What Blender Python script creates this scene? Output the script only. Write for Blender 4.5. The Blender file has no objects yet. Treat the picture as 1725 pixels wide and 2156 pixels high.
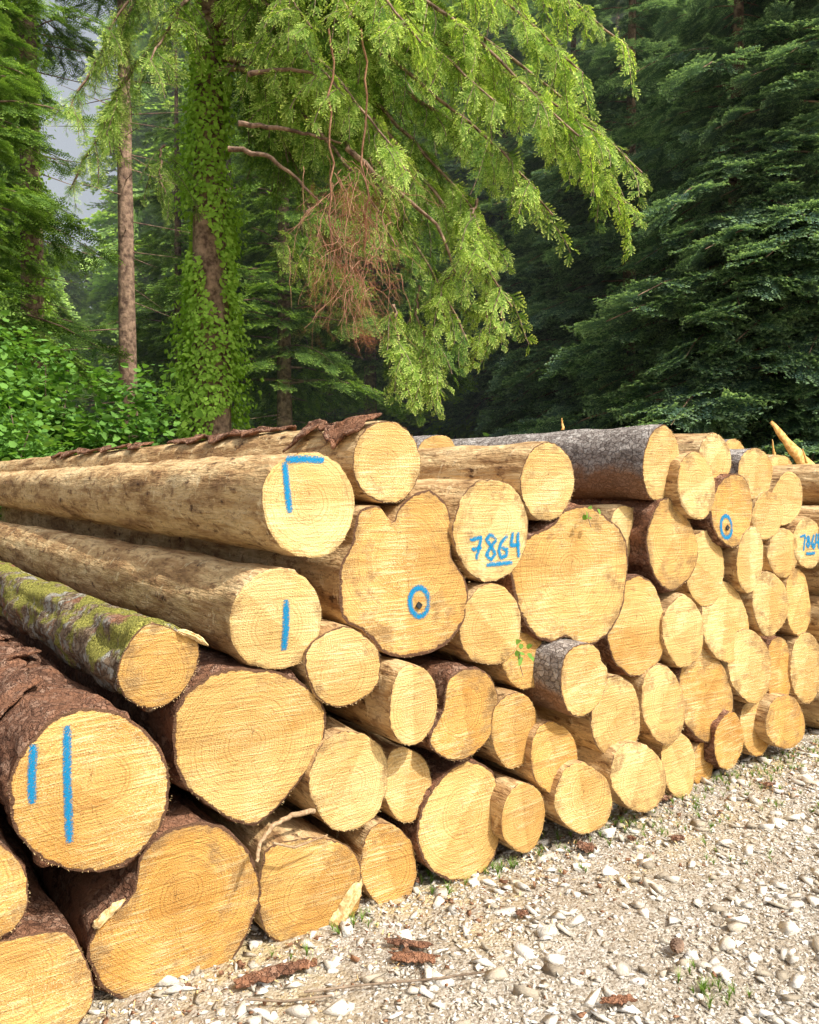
import bpy, math, random, bmesh
import numpy as np
from mathutils import Vector, Matrix, noise as mn
random.seed(5); rng=np.random.default_rng(5)
scn=bpy.context.scene
scn.view_settings.view_transform='Standard'; scn.view_settings.look='None'; scn.view_settings.exposure=0
COL=scn.collection
# ------------------------------------------------ camera / survey frame
F=1728.0; PITCH=math.radians(2.25); CAM=np.array([0,0,1.5])
cd=bpy.data.cameras.new('camera'); cam=bpy.data.objects.new('camera',cd); COL.objects.link(cam)
cam.location=CAM; cam.rotation_euler=(math.radians(90)-PITCH,0,0)
cd.sensor_fit='HORIZONTAL'; cd.sensor_width=36; cd.lens=36*F/1725; cd.clip_end=2000; cd.clip_start=0.05
scn.camera=cam
def ray(px,py):
    u=(px-862.5)/F; v=(1078-py)/F
    return np.array([u, math.cos(PITCH)+v*math.sin(PITCH), -math.sin(PITCH)+v*math.cos(PITCH)])
def P(px,py,Y):
    d=ray(px,py); return CAM+d*(Y/d[1])
G=np.array([-0.70,2.36,0.0]); N=np.array([0.603,-0.798,0]); N/=np.linalg.norm(N)
FD=np.array([-N[1],N[0],0]); AX=-N
def onface(px,py,off=0.):
    d=ray(px,py); t=((G+N*off-CAM)@N)/(d@N); return CAM+d*t

# ------------------------------------------------ light
SUNH=np.array([0.80,-0.60]); SUNH/=np.linalg.norm(SUNH); EL=math.radians(50)
tosun=Vector((SUNH[0]*math.cos(EL),SUNH[1]*math.cos(EL),math.sin(EL)))
sl=bpy.data.lights.new('sun','SUN'); sl.energy=5.0; sl.angle=math.radians(0.5); sl.color=(1,0.955,0.86)
so=bpy.data.objects.new('sun',sl); COL.objects.link(so); so.rotation_euler=(-tosun).to_track_quat('-Z','Y').to_euler(); so.location=(10,-5,20)
w=bpy.data.worlds.new('World'); scn.world=w; w.use_nodes=True
nt=w.node_tree; sky=nt.nodes.new('ShaderNodeTexSky'); sky.sky_type='NISHITA'; sky.sun_disc=False
sky.sun_elevation=EL; sky.sun_rotation=math.atan2(tosun.x,tosun.y); sky.dust_density=6; sky.ozone_density=.5; sky.air_density=1.3
hs=nt.nodes.new('ShaderNodeHueSaturation'); hs.inputs['Saturation'].default_value=.45; hs.inputs['Value'].default_value=1.25
nt.links.new(sky.outputs[0],hs.inputs['Color']); nt.links.new(hs.outputs[0],nt.nodes['Background'].inputs[0]); nt.nodes['Background'].inputs[1].default_value=0.15

# ------------------------------------------------ node helper
class M:
    def __init__(s,name):
        s.m=bpy.data.materials.new(name); s.m.use_nodes=True; s.t=s.m.node_tree; s.t.nodes.clear()
        s.out=s.t.nodes.new('ShaderNodeOutputMaterial')
    def n(s,typ,**kw):
        nd=s.t.nodes.new(typ)
        for k,v in kw.items():
            setattr(nd,k,v)
        return nd
    def set(s,sock,v):
        if isinstance(v,bpy.types.NodeSocket): s.t.links.new(v,sock)
        else: sock.default_value=v
    def attr(s,name): return s.n('ShaderNodeAttribute',attribute_name=name).outputs['Fac']
    def math(s,op,a,b=0.,c=0.):
        nd=s.n('ShaderNodeMath',operation=op); s.set(nd.inputs[0],a); s.set(nd.inputs[1],b)
        s.set(nd.inputs[2],c); return nd.outputs[0]
    def vmath(s,op,a,b=(0,0,0)):
        nd=s.n('ShaderNodeVectorMath',operation=op); s.set(nd.inputs[0],a); s.set(nd.inputs[1],b); return nd
    def noise(s,vec,scale,detail=4,rough=.55,dist=0):
        nd=s.n('ShaderNodeTexNoise'); s.set(nd.inputs['Vector'],vec); nd.inputs['Scale'].default_value=scale
        nd.inputs['Detail'].default_value=detail; nd.inputs['Roughness'].default_value=rough; nd.inputs['Distortion'].default_value=dist
        return nd
    def vor(s,vec,scale,feature='F1'):
        nd=s.n('ShaderNodeTexVoronoi',feature=feature); s.set(nd.inputs['Vector'],vec); nd.inputs['Scale'].default_value=scale; return nd
    def mapr(s,v,a,b,c=0.,d=1.):
        nd=s.n('ShaderNodeMapRange'); s.set(nd.inputs[0],v)
        for i,x in enumerate((a,b,c,d)): s.set(nd.inputs[1+i],x)
        return nd.outputs[0]
    def mix(s,f,a,b,bt='MIX'):
        nd=s.n('ShaderNodeMix',data_type='RGBA',blend_type=bt); s.set(nd.inputs[0],f)
        s.set(nd.inputs[6],a if isinstance(a,bpy.types.NodeSocket) else (*a,1)); s.set(nd.inputs[7],b if isinstance(b,bpy.types.NodeSocket) else (*b,1)); return nd.outputs[2]
    def ramp(s,v,stops):
        nd=s.n('ShaderNodeValToRGB'); s.set(nd.inputs[0],v); cr=nd.color_ramp
        while len(cr.elements)<len(stops): cr.elements.new(.5)
        for e,(p,c) in zip(cr.elements,stops): e.position=p; e.color=(*c,1)
        return nd.outputs[0]
    def mapping(s,vec,sc=(1,1,1),rot=(0,0,0)):
        nd=s.n('ShaderNodeMapping'); s.set(nd.inputs[0],vec); nd.inputs['Scale'].default_value=sc; s.set(nd.inputs['Rotation'],rot); return nd.outputs[0]
    def bump(s,h,dist=.01,st=1.,nrm=None):
        nd=s.n('ShaderNodeBump'); s.set(nd.inputs['Height'],h); nd.inputs['Distance'].default_value=dist; nd.inputs['Strength'].default_value=st
        if nrm is not None: s.set(nd.inputs['Normal'],nrm)
        return nd.outputs[0]
    def pbr(s,col,rough=.85,nrm=None,spec=.2):
        nd=s.n('ShaderNodeBsdfPrincipled'); s.set(nd.inputs['Base Color'],col if isinstance(col,bpy.types.NodeSocket) else (*col,1))
        s.set(nd.inputs['Roughness'],rough); nd.inputs['Specular IOR Level'].default_value=spec
        if nrm is not None: s.set(nd.inputs['Normal'],nrm)
        return nd.outputs[0]
    def done(s,sh): s.t.links.new(sh,s.out.inputs[0]); return s.m

# ------------------------------------------------ materials
def mat_end():
    m=M('sawn_log_end'); uv=m.n('ShaderNodeUVMap',uv_map='end').outputs[0]; uv2=m.n('ShaderNodeUVMap',uv_map='polar').outputs[0]
    tint=m.attr('tint'); sd=m.attr('seed'); barky=m.attr('barky')
    off=m.n('ShaderNodeCombineXYZ'); m.set(off.inputs[2],sd)
    uvs=m.vmath('ADD',uv,off.outputs[0]).outputs[0]
    warp=m.noise(uvs,9,3); wv=m.vmath('SCALE',m.vmath('SUBTRACT',warp.outputs['Color'],(.5,.5,.5)).outputs[0]); wv.inputs['Scale'].default_value=.035
    wuv=m.vmath('ADD',uv,wv.outputs[0]).outputs[0]
    sp=m.n('ShaderNodeSeparateXYZ'); m.set(sp.inputs[0],wuv); cb=m.n('ShaderNodeCombineXYZ'); m.set(cb.inputs[0],sp.outputs[0]); m.set(cb.inputs[1],sp.outputs[1])
    ln=m.vmath('LENGTH',cb.outputs[0]).outputs['Value']
    ringn=m.n('ShaderNodeTexNoise',noise_dimensions='1D'); m.set(ringn.inputs['W'],m.math('ADD',m.math('MULTIPLY',ln,135.),sd)); ringn.inputs['Scale'].default_value=1; ringn.inputs['Detail'].default_value=3
    ring=m.math('POWER',m.math('ADD',m.math('MULTIPLY',m.math('SINE',m.math('MULTIPLY',ln,850.)),.5),.5),3.)
    ringv=m.math('ADD',m.math('MULTIPLY',ring,.35),m.math('MULTIPLY',m.math('SUBTRACT',ringn.outputs[0],.41),2.3))
    rot=m.n('ShaderNodeCombineXYZ'); m.set(rot.inputs[2],m.math('MULTIPLY',sd,2.7))
    st=m.noise(m.mapping(uvs,(8,150,1),rot.outputs[0]),1,2,.6)
    st2=m.noise(m.mapping(uvs,(3,45,1),rot.outputs[0]),1,2,.6)
    sawm=m.mapr(m.noise(uvs,4.5,2).outputs[0],.44,.6)
    fuzz=m.noise(uvs,230,2,.75); sp2=m.mapr(fuzz.outputs[0],.53,.66)
    big=m.noise(uvs,5,4,.65)
    base=m.mix(tint,(.88,.67,.31),(.76,.44,.115))
    base=m.mix(m.mapr(big.outputs[0],.38,.66),base,m.mix(tint,(.76,.51,.19),(.58,.29,.06)))
    c=m.mix(m.mapr(ringv,.15,.9,0.0,.66),base,m.mix(tint,(.50,.29,.10),(.34,.15,.035)))
    hw=m.mapr(m.math('ADD',ln,m.math('MULTIPLY',m.math('SUBTRACT',big.outputs[0],.5),.12)),.03,.11,.22,0)
    c=m.mix(hw,c,(.50,.27,.09))
    c=m.mix(m.math('MULTIPLY',m.mapr(st.outputs[0],.5,.62),m.math('ADD',m.math('MULTIPLY',sawm,.5),.06)),c,(.95,.79,.44))
    c=m.mix(m.math('MULTIPLY',m.mapr(st2.outputs[0],.53,.64),.42),c,m.mix(tint,(.54,.33,.12),(.38,.18,.045)))
    c=m.mix(m.math('MULTIPLY',sp2,m.math('ADD',.18,m.math('MULTIPLY',sawm,.45))),c,(.95,.82,.50))
    spp=m.n('ShaderNodeSeparateXYZ'); m.set(spp.inputs[0],uv2)
    tt=spp.outputs[0]; th=spp.outputs[1]
    sec=m.math('SINE',m.math('ADD',m.math('MULTIPLY',th,6.2832),sd))
    c=m.mix(m.math('MULTIPLY',m.mapr(sec,-.04,.04),.42),c,m.mix(1.,c,(.70,.58,.42),'MULTIPLY'))
    ck=m.n('ShaderNodeTexNoise',noise_dimensions='2D'); m.set(ck.inputs['Vector'],m.mapping(m.vmath('ADD',uv2,off.outputs[0]).outputs[0],(1.2,26,1))); ck.inputs['Scale'].default_value=1; ck.inputs['Detail'].default_value=1
    chk=m.math('MULTIPLY',m.mapr(m.math('ABSOLUTE',m.math('SUBTRACT',ck.outputs[0],.66)),.0,.018,1,0),m.mapr(tt,.05,.75,1,.0))
    c=m.mix(m.math('MULTIPLY',chk,.85),c,(.12,.06,.022))
    gr=m.noise(uvs,9,5,.75)
    amt=m.math('MULTIPLY',m.math('SINE',m.math('MULTIPLY',sd,37.)),.045)
    grime=m.math('MULTIPLY',m.mapr(m.math('ADD',m.math('ADD',gr.outputs[0],amt),m.math('MULTIPLY',tt,.27)),.71,.87),.75)
    c=m.mix(grime,c,m.mix(fuzz.outputs[0],(.12,.065,.03),(.40,.25,.11)))
    rimn=m.noise(uvs,40,3)
    rw=m.math('SUBTRACT',.995,m.math('MULTIPLY',barky,.04))
    rim=m.mapr(m.math('ADD',tt,m.math('MULTIPLY',m.math('SUBTRACT',rimn.outputs[0],.5),.09)),rw,m.math('ADD',rw,.012))
    c=m.mix(rim,c,m.mix(fuzz.outputs[0],(.05,.025,.015),(.22,.12,.07)))
    h=m.math('ADD',m.math('MULTIPLY',st.outputs[0],1.5),m.math('MULTIPLY',fuzz.outputs[0],1.6))
    return m.done(m.pbr(c,.9,m.bump(h,.0045,.9),.1))
MEND=mat_end()

def mat_side(kind):
    m=M('log_side_'+kind); oc=m.n('ShaderNodeTexCoord').outputs['Object']
    sd=m.attr('seed')
    off=m.n('ShaderNodeCombineXYZ'); m.set(off.inputs[0],m.math('MULTIPLY',sd,3.1)); v=m.vmath('ADD',oc,off.outputs[0]).outputs[0]
    if kind=='peeled':
        a=m.noise(m.mapping(v,(11,2.2,11)),1,5,.7,.3); b=m.noise(m.mapping(v,(75,7,75)),1,3,.7); kn=m.noise(m.mapping(v,(24,11,24)),1,4,.62); sc=m.noise(m.mapping(v,(16,26,16)),1,3,.6)
        c=m.ramp(a.outputs[0],[(.35,(.18,.095,.04)),(.44,(.44,.27,.12)),(.54,(.69,.49,.25)),(.72,(.82,.63,.36))])
        c=m.mix(m.mapr(b.outputs[0],.42,.66,0,.5),c,(.36,.20,.09))
        c=m.mix(m.mapr(kn.outputs[0],.57,.61,0,.65),c,(.24,.125,.055))
        c=m.mix(m.mapr(kn.outputs[0],.65,.68,0,.85),c,(.06,.03,.016))
        c=m.mix(m.mapr(sc.outputs[0],.63,.66,0,.5),c,(.86,.70,.42))
        ed=m.noise(m.mapping(v,(9,3,9)),1,5,.8); c=m.mix(m.mapr(m.math('ABSOLUTE',m.math('SUBTRACT',ed.outputs[0],.5)),0,.010,.6,0),c,(.12,.06,.026))
        h=m.math('ADD',m.math('MULTIPLY',b.outputs[0],.7),m.math('MULTIPLY',kn.outputs[0],1.2)); nr=m.bump(h,.018,.9)
        return m.done(m.pbr(c,.8,nr,.25))
    warp=m.noise(v,22,3,.7); wv=m.vmath('SCALE',warp.outputs['Color']); wv.inputs['Scale'].default_value=.05
    vv=m.mapping(m.vmath('ADD',v,wv.outputs[0]).outputs[0],(1,.6,1))
    scl={'red':55,'grey':46,'mossy':50}[kind]
    pl=m.vor(vv,scl,'DISTANCE_TO_EDGE'); pc=m.vor(vv,scl)
    fine=m.noise(v,120,4,.75); big=m.noise(v,5,4,.65); med=m.noise(m.mapping(v,(1,.5,1)),26,4,.7)
    crack=m.mapr(pl.outputs['Distance'],0,.10)
    if kind=='red': cols=[(.3,(.12,.055,.035)),(.5,(.33,.165,.10)),(.68,(.58,.37,.26))]
    elif kind=='grey': cols=[(.3,(.24,.20,.18)),(.5,(.50,.44,.40)),(.68,(.74,.69,.64))]
    else: cols=[(.3,(.12,.075,.045)),(.5,(.32,.22,.14)),(.68,(.56,.45,.33))]
    sc=m.n('ShaderNodeSeparateColor'); m.set(sc.inputs[0],pc.outputs['Color'])
    t=m.math('ADD',m.math('MULTIPLY',sc.outputs[0],.22),m.math('ADD',m.math('MULTIPLY',fine.outputs[0],.35),m.math('MULTIPLY',med.outputs[0],.43)))
    c=m.ramp(t,cols)
    c=m.mix(m.mapr(crack,0,1,.6,0),c,(.06,.028,.018))
    if kind=='mossy':
        ms=m.noise(v,7,4,.65); geo=m.n('ShaderNodeNewGeometry'); sx=m.n('ShaderNodeSeparateXYZ'); m.set(sx.inputs[0],geo.outputs['Normal'])
        mk=m.mapr(m.math('ADD',ms.outputs[0],m.math('MULTIPLY',sx.outputs[2],.10)),.53,.60)
        li=m.noise(v,16,3,.7); c=m.mix(m.mapr(li.outputs[0],.53,.59,0,.85),c,(.60,.58,.51))
        c=m.mix(m.mapr(big.outputs[0],.54,.58,0,.8),c,(.44,.20,.11))
        c=m.mix(mk,c,m.mix(m.mapr(fine.outputs[0],.35,.65),(.16,.17,.03),(.64,.58,.14)))
    if kind=='red':
        c=m.mix(m.mapr(big.outputs[0],.50,.56,0,.75),c,m.mix(fine.outputs[0],(.24,.09,.05),(.66,.34,.19)))
    if kind=='grey':
        sx=m.n('ShaderNodeSeparateXYZ'); m.set(sx.inputs[0],oc)
        c=m.mix(m.mapr(m.math('ADD',sx.outputs[2],m.math('MULTIPLY',m.math('SUBTRACT',big.outputs[0],.5),.25)),-.05,.0,.85,0),c,m.mix(fine.outputs[0],(.30,.14,.065),(.66,.36,.19)))
    h=m.math('ADD',m.math('MULTIPLY',crack,.5),m.math('ADD',m.math('MULTIPLY',fine.outputs[0],.8),m.math('MULTIPLY',med.outputs[0],1.8)))
    return m.done(m.pbr(c,.9,m.bump(h,.022,1.),.15))
MS={k:mat_side(k) for k in ('peeled','red','grey','mossy')}
def mat_simple(name,a,b,scale=30,rough=.85,bump=.004):
    m=M(name); oc=m.n('ShaderNodeTexCoord').outputs['Object']; nz=m.noise(oc,scale,3,.65)
    return m.done(m.pbr(m.mix(m.mapr(nz.outputs[0],.35,.65),a,b),rough,m.bump(nz.outputs[0],bump)))
MSPL=mat_simple('torn_wood',(.48,.29,.11),(.82,.64,.34),60)
MTWIG=mat_simple('twig_bark',(.11,.075,.05),(.32,.24,.17),20)
MDEAD=mat_simple('dead_twig',(.26,.12,.07),(.42,.24,.15),20)
MTRUNK=mat_simple('tree_bark',(.09,.055,.04),(.36,.24,.165),9,.95,.03)
MMETAL=mat_simple('tag_plastic',(.02,.02,.02),(.05,.05,.05),90,.4)
MCRUMB=mat_simple('bark_crumbs',(.10,.045,.025),(.34,.18,.10),60)
def mat_blue():
    m=M('blue_spray_paint')
    uv=m.n('ShaderNodeUVMap',uv_map='uv').outputs[0]; oc=m.n('ShaderNodeTexCoord').outputs['Object']
    sx=m.n('ShaderNodeSeparateXYZ'); m.set(sx.inputs[0],uv)
    nz=m.noise(oc,260,3,.7)
    e=m.math('ADD',m.math('ABSOLUTE',sx.outputs[0]),m.math('MULTIPLY',m.math('SUBTRACT',nz.outputs[0],.5),4.5))
    e=m.math('ADD',e,m.math('MULTIPLY',m.math('POWER',m.math('ABSOLUTE',sx.outputs[1]),8.),.5))
    al=m.mapr(e,.5,1.0,.9,0)
    al=m.math('MULTIPLY',al,m.mapr(m.math('ABSOLUTE',sx.outputs[0]),.7,1,1,0))
    c=m.mix(nz.outputs[0],(.0,.13,.34),(.01,.34,.60))
    tr=m.n('ShaderNodeBsdfTransparent'); mx=m.n('ShaderNodeMixShader'); m.set(mx.inputs[0],al); m.t.links.new(tr.outputs[0],mx.inputs[1]); m.t.links.new(m.pbr(c,.8,m.bump(nz.outputs[0],.004,.8),.1),mx.inputs[2])
    return m.done(mx.outputs[0])
MBLUE=mat_blue()
def mat_leaf(name,dark,light,tipc,trans=.4,rough=.5):
    m=M(name); r=m.n('ShaderNodeObjectInfo').outputs['Random']; r2=m.attr('rnd'); tip=m.attr('tip')
    f=m.math('ADD',m.math('MULTIPLY',r,.45),m.math('MULTIPLY',r2,.55))
    c=m.mix(f,dark,light); c=m.mix(tip,c,tipc)
    t=m.n('ShaderNodeBsdfTranslucent'); m.set(t.inputs[0],m.mix(1.,c,(1.5,1.5,.6),'MULTIPLY'))
    d=m.n('ShaderNodeBsdfDiffuse'); m.set(d.inputs[0],c)
    mx=m.n('ShaderNodeMixShader'); mx.inputs[0].default_value=trans; m.t.links.new(d.outputs[0],mx.inputs[1]); m.t.links.new(t.outputs[0],mx.inputs[2])
    return m.done(mx.outputs[0])
ML_BR=mat_leaf('spruce_needles_new',(.09,.18,.04),(.38,.55,.12),(.82,.92,.34),.40)
ML_DK=mat_leaf('spruce_needles',(.05,.11,.03),(.17,.29,.07),(.34,.50,.12),.35)
ML_FIR=mat_leaf('fir_needles',(.07,.13,.11),(.17,.28,.20),(.38,.54,.33),.35)  # bluish lightened greens, aerial haze painted into the needle colour
ML_FAR=mat_leaf('forest_needles',(.12,.21,.08),(.33,.50,.15),(.62,.80,.26),.45)
ML_IVY=mat_leaf('ivy_leaf',(.07,.18,.025),(.26,.46,.06),(.38,.58,.10),.3,.4)
ML_BUSH=mat_leaf('hazel_leaf',(.03,.09,.025),(.13,.28,.06),(.22,.41,.09),.35,.45)
ML_GR=mat_leaf('grass_blade',(.08,.16,.03),(.16,.27,.05),(.24,.36,.08),.3)
ML_DEADN=mat_leaf('dead_needles',(.22,.09,.05),(.38,.17,.09),(.42,.19,.10),.2)

# ------------------------------------------------ mesh helpers
def mesh_np(name,verts,faces,mat=None,attr=None,smooth=False,mats=None,mi=None):
    verts=np.asarray(verts,dtype=np.float32); faces=np.asarray(faces,dtype=np.int32); k=faces.shape[1]
    me=bpy.data.meshes.new(name); me.vertices.add(len(verts)); me.vertices.foreach_set('co',verts.ravel())
    me.loops.add(faces.size); me.loops.foreach_set('vertex_index',faces.ravel())
    me.polygons.add(len(faces)); me.polygons.foreach_set('loop_start',np.arange(0,faces.size,k,dtype=np.int32))
    me.polygons.foreach_set('loop_total',np.full(len(faces),k,dtype=np.int32))
    me.update(calc_edges=True)
    if smooth: me.polygons.foreach_set('use_smooth',np.ones(len(faces),dtype=bool))
    if attr:
        for kk,vv in attr.items():
            a=me.attributes.new(kk,'FLOAT','POINT'); a.data.foreach_set('value',np.asarray(vv,dtype=np.float32))
    for m_ in (mats or ([mat] if mat else [])): me.materials.append(m_)
    if mi is not None: me.polygons.foreach_set('material_index',np.asarray(mi,dtype=np.int32))
    return me
def setattrs(me,**kw):
    for k,v in kw.items():
        a=me.attributes.new(k,'FLOAT','POINT'); a.data.foreach_set('value',np.full(len(me.vertices),v,dtype=np.float32))
def add(name,me,parent=None,mw=None):
    o=bpy.data.objects.new(name,me); COL.objects.link(o)
    if mw is not None: o.matrix_world=mw
    if parent: o.parent=parent
    return o
def tubes(lines,sides=5):
    V=[];Fc=[];b=0
    for pts,rad in lines:
        pts=np.asarray(pts,float); n=len(pts); rad=np.broadcast_to(np.asarray(rad,float),(n,))
        d=np.gradient(pts,axis=0); d/=np.linalg.norm(d,axis=1)[:,None]+1e-9
        ref=np.where(np.abs(d[:,2:3])>.9,np.array([[1,0,0]]),np.array([[0,0,1]])); x=np.cross(d,ref); x/=np.linalg.norm(x,axis=1)[:,None]+1e-9; y=np.cross(d,x)
        a=np.arange(sides)*2*np.pi/sides
        ring=pts[:,None]+rad[:,None,None]*(x[:,None]*np.cos(a)[None,:,None]+y[:,None]*np.sin(a)[None,:,None])
        V.append(ring.reshape(-1,3))
        i=np.arange(n-1)[:,None]*sides; j=np.arange(sides)[None]; j2=(j+1)%sides
        Fc.append(np.stack([b+i+j,b+i+j2,b+i+sides+j2,b+i+sides+j],-1).reshape(-1,4)); b+=n*sides
    return np.concatenate(V),np.concatenate(Fc)
def frame(dirs,ups):
    y=dirs/(np.linalg.norm(dirs,axis=1)[:,None]+1e-9); x=np.cross(y,ups); x/=np.linalg.norm(x,axis=1)[:,None]+1e-9; z=np.cross(x,y); return x,y,z
def euler_from(dirs,ups):
    x,y,z=frame(dirs,ups)
    return np.stack([np.arctan2(y[:,2],z[:,2]),-np.arcsin(np.clip(x[:,2],-1,1)),np.arctan2(x[:,1],x[:,0])],1)
def merge(T,pos,dirs,ups,scl):
    V,Fc,tip=T; x,y,z=frame(np.asarray(dirs,float),np.asarray(ups,float)); n=len(pos)
    W=pos[:,None,:]+scl[:,None,None]*(V[None,:,0:1]*x[:,None]+V[None,:,1:2]*y[:,None]+V[None,:,2:3]*z[:,None])
    FF=(Fc[None]+(np.arange(n)*len(V))[:,None,None]).reshape(-1,4)
    return W.reshape(-1,3),FF,np.tile(tip,n),np.repeat(rng.uniform(0,1,n),len(V))
def merged_mesh(name,T,pos,dirs,ups,scl,mat):
    V,Fc,t,r=merge(T,pos,dirs,ups,scl); return mesh_np(name,V,Fc,mat,{'tip':t,'rnd':r})
def instancer(name,pts,rots,scl,tmpl,parent=None):
    pts=np.asarray(pts,dtype=np.float32); me=bpy.data.meshes.new(name); me.vertices.add(len(pts)); me.vertices.foreach_set('co',pts.ravel())
    a=me.attributes.new('rot','FLOAT_VECTOR','POINT'); a.data.foreach_set('vector',np.asarray(rots,dtype=np.float32).ravel())
    a=me.attributes.new('scl','FLOAT','POINT'); a.data.foreach_set('value',np.asarray(scl,dtype=np.float32))
    o=add(name,me,parent)
    ng=bpy.data.node_groups.new(name,'GeometryNodeTree'); ng.interface.new_socket('Geometry',in_out='INPUT',socket_type='NodeSocketGeometry'); ng.interface.new_socket('Geometry',in_out='OUTPUT',socket_type='NodeSocketGeometry')
    gi=ng.nodes.new('NodeGroupInput'); go=ng.nodes.new('NodeGroupOutput'); ip=ng.nodes.new('GeometryNodeInstanceOnPoints'); oi=ng.nodes.new('GeometryNodeObjectInfo'); oi.inputs['Object'].default_value=tmpl
    r=ng.nodes.new('GeometryNodeInputNamedAttribute'); r.data_type='FLOAT_VECTOR'; r.inputs['Name'].default_value='rot'
    s=ng.nodes.new('GeometryNodeInputNamedAttribute'); s.data_type='FLOAT'; s.inputs['Name'].default_value='scl'
    er=ng.nodes.new('FunctionNodeEulerToRotation')
    L=ng.links.new; L(gi.outputs[0],ip.inputs['Points']); L(oi.outputs['Geometry'],ip.inputs['Instance']); L(r.outputs[0],er.inputs[0]); L(er.outputs[0],ip.inputs['Rotation']); L(s.outputs[0],ip.inputs['Scale']); L(ip.outputs[0],go.inputs[0])
    md=o.modifiers.new('scatter','NODES'); md.node_group=ng
    return o

# ------------------------------------------------ logs
NT=64
def end_radius(local,nt=NT,sm=1):
    th=np.arctan2(local[:,1],local[:,0]); r=np.hypot(local[:,0],local[:,1]); o=np.argsort(th); th=th[o]; r=r[o]
    t=np.arange(nt)*2*np.pi/nt-np.pi
    rr=np.interp(t,np.r_[th-2*np.pi,th,th+2*np.pi],np.r_[r,r,r])
    for _ in range(sm): rr=.25*np.roll(rr,1)+.5*rr+.25*np.roll(rr,-1)
    return t,rr
def make_log(name,poly=None,ell=None,off=0.,bark='peeled',tint=.4,L=6.5,rough=.05,barky=.3,nring=26,pith=(0,0),sm=1,rot=0,flare=None):
    sd=random.uniform(0,10)
    if ell is not None:
        cx,cy,rx,ry=ell; a=np.linspace(-np.pi,np.pi,48,endpoint=False); e=np.stack([np.cos(a)*rx,np.sin(a)*ry],1)
        w=1+rough*np.array([mn.noise(Vector((math.cos(q)*1.3,math.sin(q)*1.3,sd*5))) for q in a])*2+.4*rough*np.array([mn.noise(Vector((math.cos(q)*4,math.sin(q)*4,sd*5))) for q in a])*2
        e*=w[:,None]; c,s=math.cos(rot),math.sin(rot); e=e@np.array([[c,s],[-s,c]]); poly=e+[cx,cy]
        if flare is None: flare=0
    else:
        poly=np.array(poly,float); n=len(poly); dense=[]
        for i in range(n):
            p0,p1,p2,p3=poly[i-1],poly[i],poly[(i+1)%n],poly[(i+2)%n]
            for t in (0,.25,.5,.75):
                dense.append(.5*((2*p1)+(-p0+p2)*t+(2*p0-5*p1+4*p2-p3)*t*t+(-p0+3*p1-3*p2+p3)*t**3))
        poly=np.array(dense)
        if flare is None: flare=.5
    W=np.array([onface(p[0],p[1],off) for p in poly]); C=W.mean(0)
    if ell is not None: C=onface(ell[0],ell[1],off)
    loc=np.stack([(W-C)@FD,(W-C)[:,2]],1)
    th,r=end_radius(loc,NT,sm)
    r=r*(1+.008*rng.normal(0,1,NT))
    rm=np.sqrt((r**2).mean())
    tx,tz=random.uniform(-.1,.1),random.uniform(-.1,.1)
    def yoff(x,z): return tx*x+tz*z+.004*mn.noise(Vector((x*9,z*9,sd)))
    V=[(0,yoff(0,0),0)]; ts=[.12,.25,.4,.55,.7,.82,.92,.97,1.]
    for t in ts:
        for k in range(NT):
            x=math.cos(th[k])*r[k]*t; z=math.sin(th[k])*r[k]*t
            V.append((x,yoff(x,z)+(.003 if t==1. else 0),z))
    Fs=[]; mi=[]
    for k in range(NT): Fs.append((0,1+k,1+(k+1)%NT))
    for i in range(len(ts)-1):
        for k in range(NT):
            a=1+i*NT+k; b=1+i*NT+(k+1)%NT; Fs.append((a,a+NT,b+NT,b))
    mi+=[0]*len(Fs); ne=len(V); b0=len(V)
    ls=(np.linspace(0,1,nring)**1.6)*L; bend=random.uniform(-.02,.02)
    amp={'peeled':.010,'red':.028,'grey':.010,'mossy':.028}[bark]
    for li,l in enumerate(ls):
        q=min(1,l/.9); q=q*q*(3-2*q)*flare; tp=1-.032*l
        for k in range(NT):
            rr=(r[k]*(1-q)+rm*.9*q)*tp
            x0=math.cos(th[k]); z0=math.sin(th[k])
            if li>0:
                rr+=amp*mn.noise(Vector((x0*rr*14,l*5,z0*rr*14+sd*7)))+.4*amp*mn.noise(Vector((x0*rr*45,l*16,z0*rr*45+sd*7)))
            x=x0*rr+bend*l*l*.2; z=z0*rr
            V.append((x,l+(yoff(x0*r[k],z0*r[k])+.003)*max(0,1-l*2),z))
    for i in range(nring-1):
        for k in range(NT):
            a=b0+i*NT+k; b=b0+i*NT+(k+1)%NT; Fs.append((a,b,b+NT,a+NT)); mi.append(1)
    V.append((bend*L*L*.2,L,0)); a0=b0+(nring-1)*NT
    for k in range(NT): Fs.append((a0+k,a0+(k+1)%NT,len(V)-1)); mi.append(0)
    nf=110
    for _ in range(nf):
        k=random.uniform(0,NT); k0=int(k)%NT; rr=r[k0]*random.uniform(.98,1.0); a=th[k0]+(k-int(k))*2*np.pi/NT
        x=math.cos(a)*rr; z=math.sin(a)*rr; y=yoff(x,z)
        ln=random.uniform(.001,.005); a2=a+random.uniform(-.9,.9); ww=random.uniform(.0005,.0014)
        tx2,tz2=-math.sin(a)*ww,math.cos(a)*ww; i0=len(V)
        V+=[(x-tx2,y+.001,z-tz2),(x+tx2,y+.001,z+tz2),(x+math.cos(a2)*ln,y-random.uniform(0,.008),z+math.sin(a2)*ln)]
        Fs.append((i0,i0+1,i0+2)); mi.append(2)
    me=bpy.data.meshes.new(name); me.from_pydata(V,[],Fs)
    for m_ in (MEND,MS[bark],MSPL): me.materials.append(m_)
    me.polygons.foreach_set('material_index',mi); me.polygons.foreach_set('use_smooth',[True]*len(mi))
    me.uv_layers.new(name='end'); me.uv_layers.new(name='polar')
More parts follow.
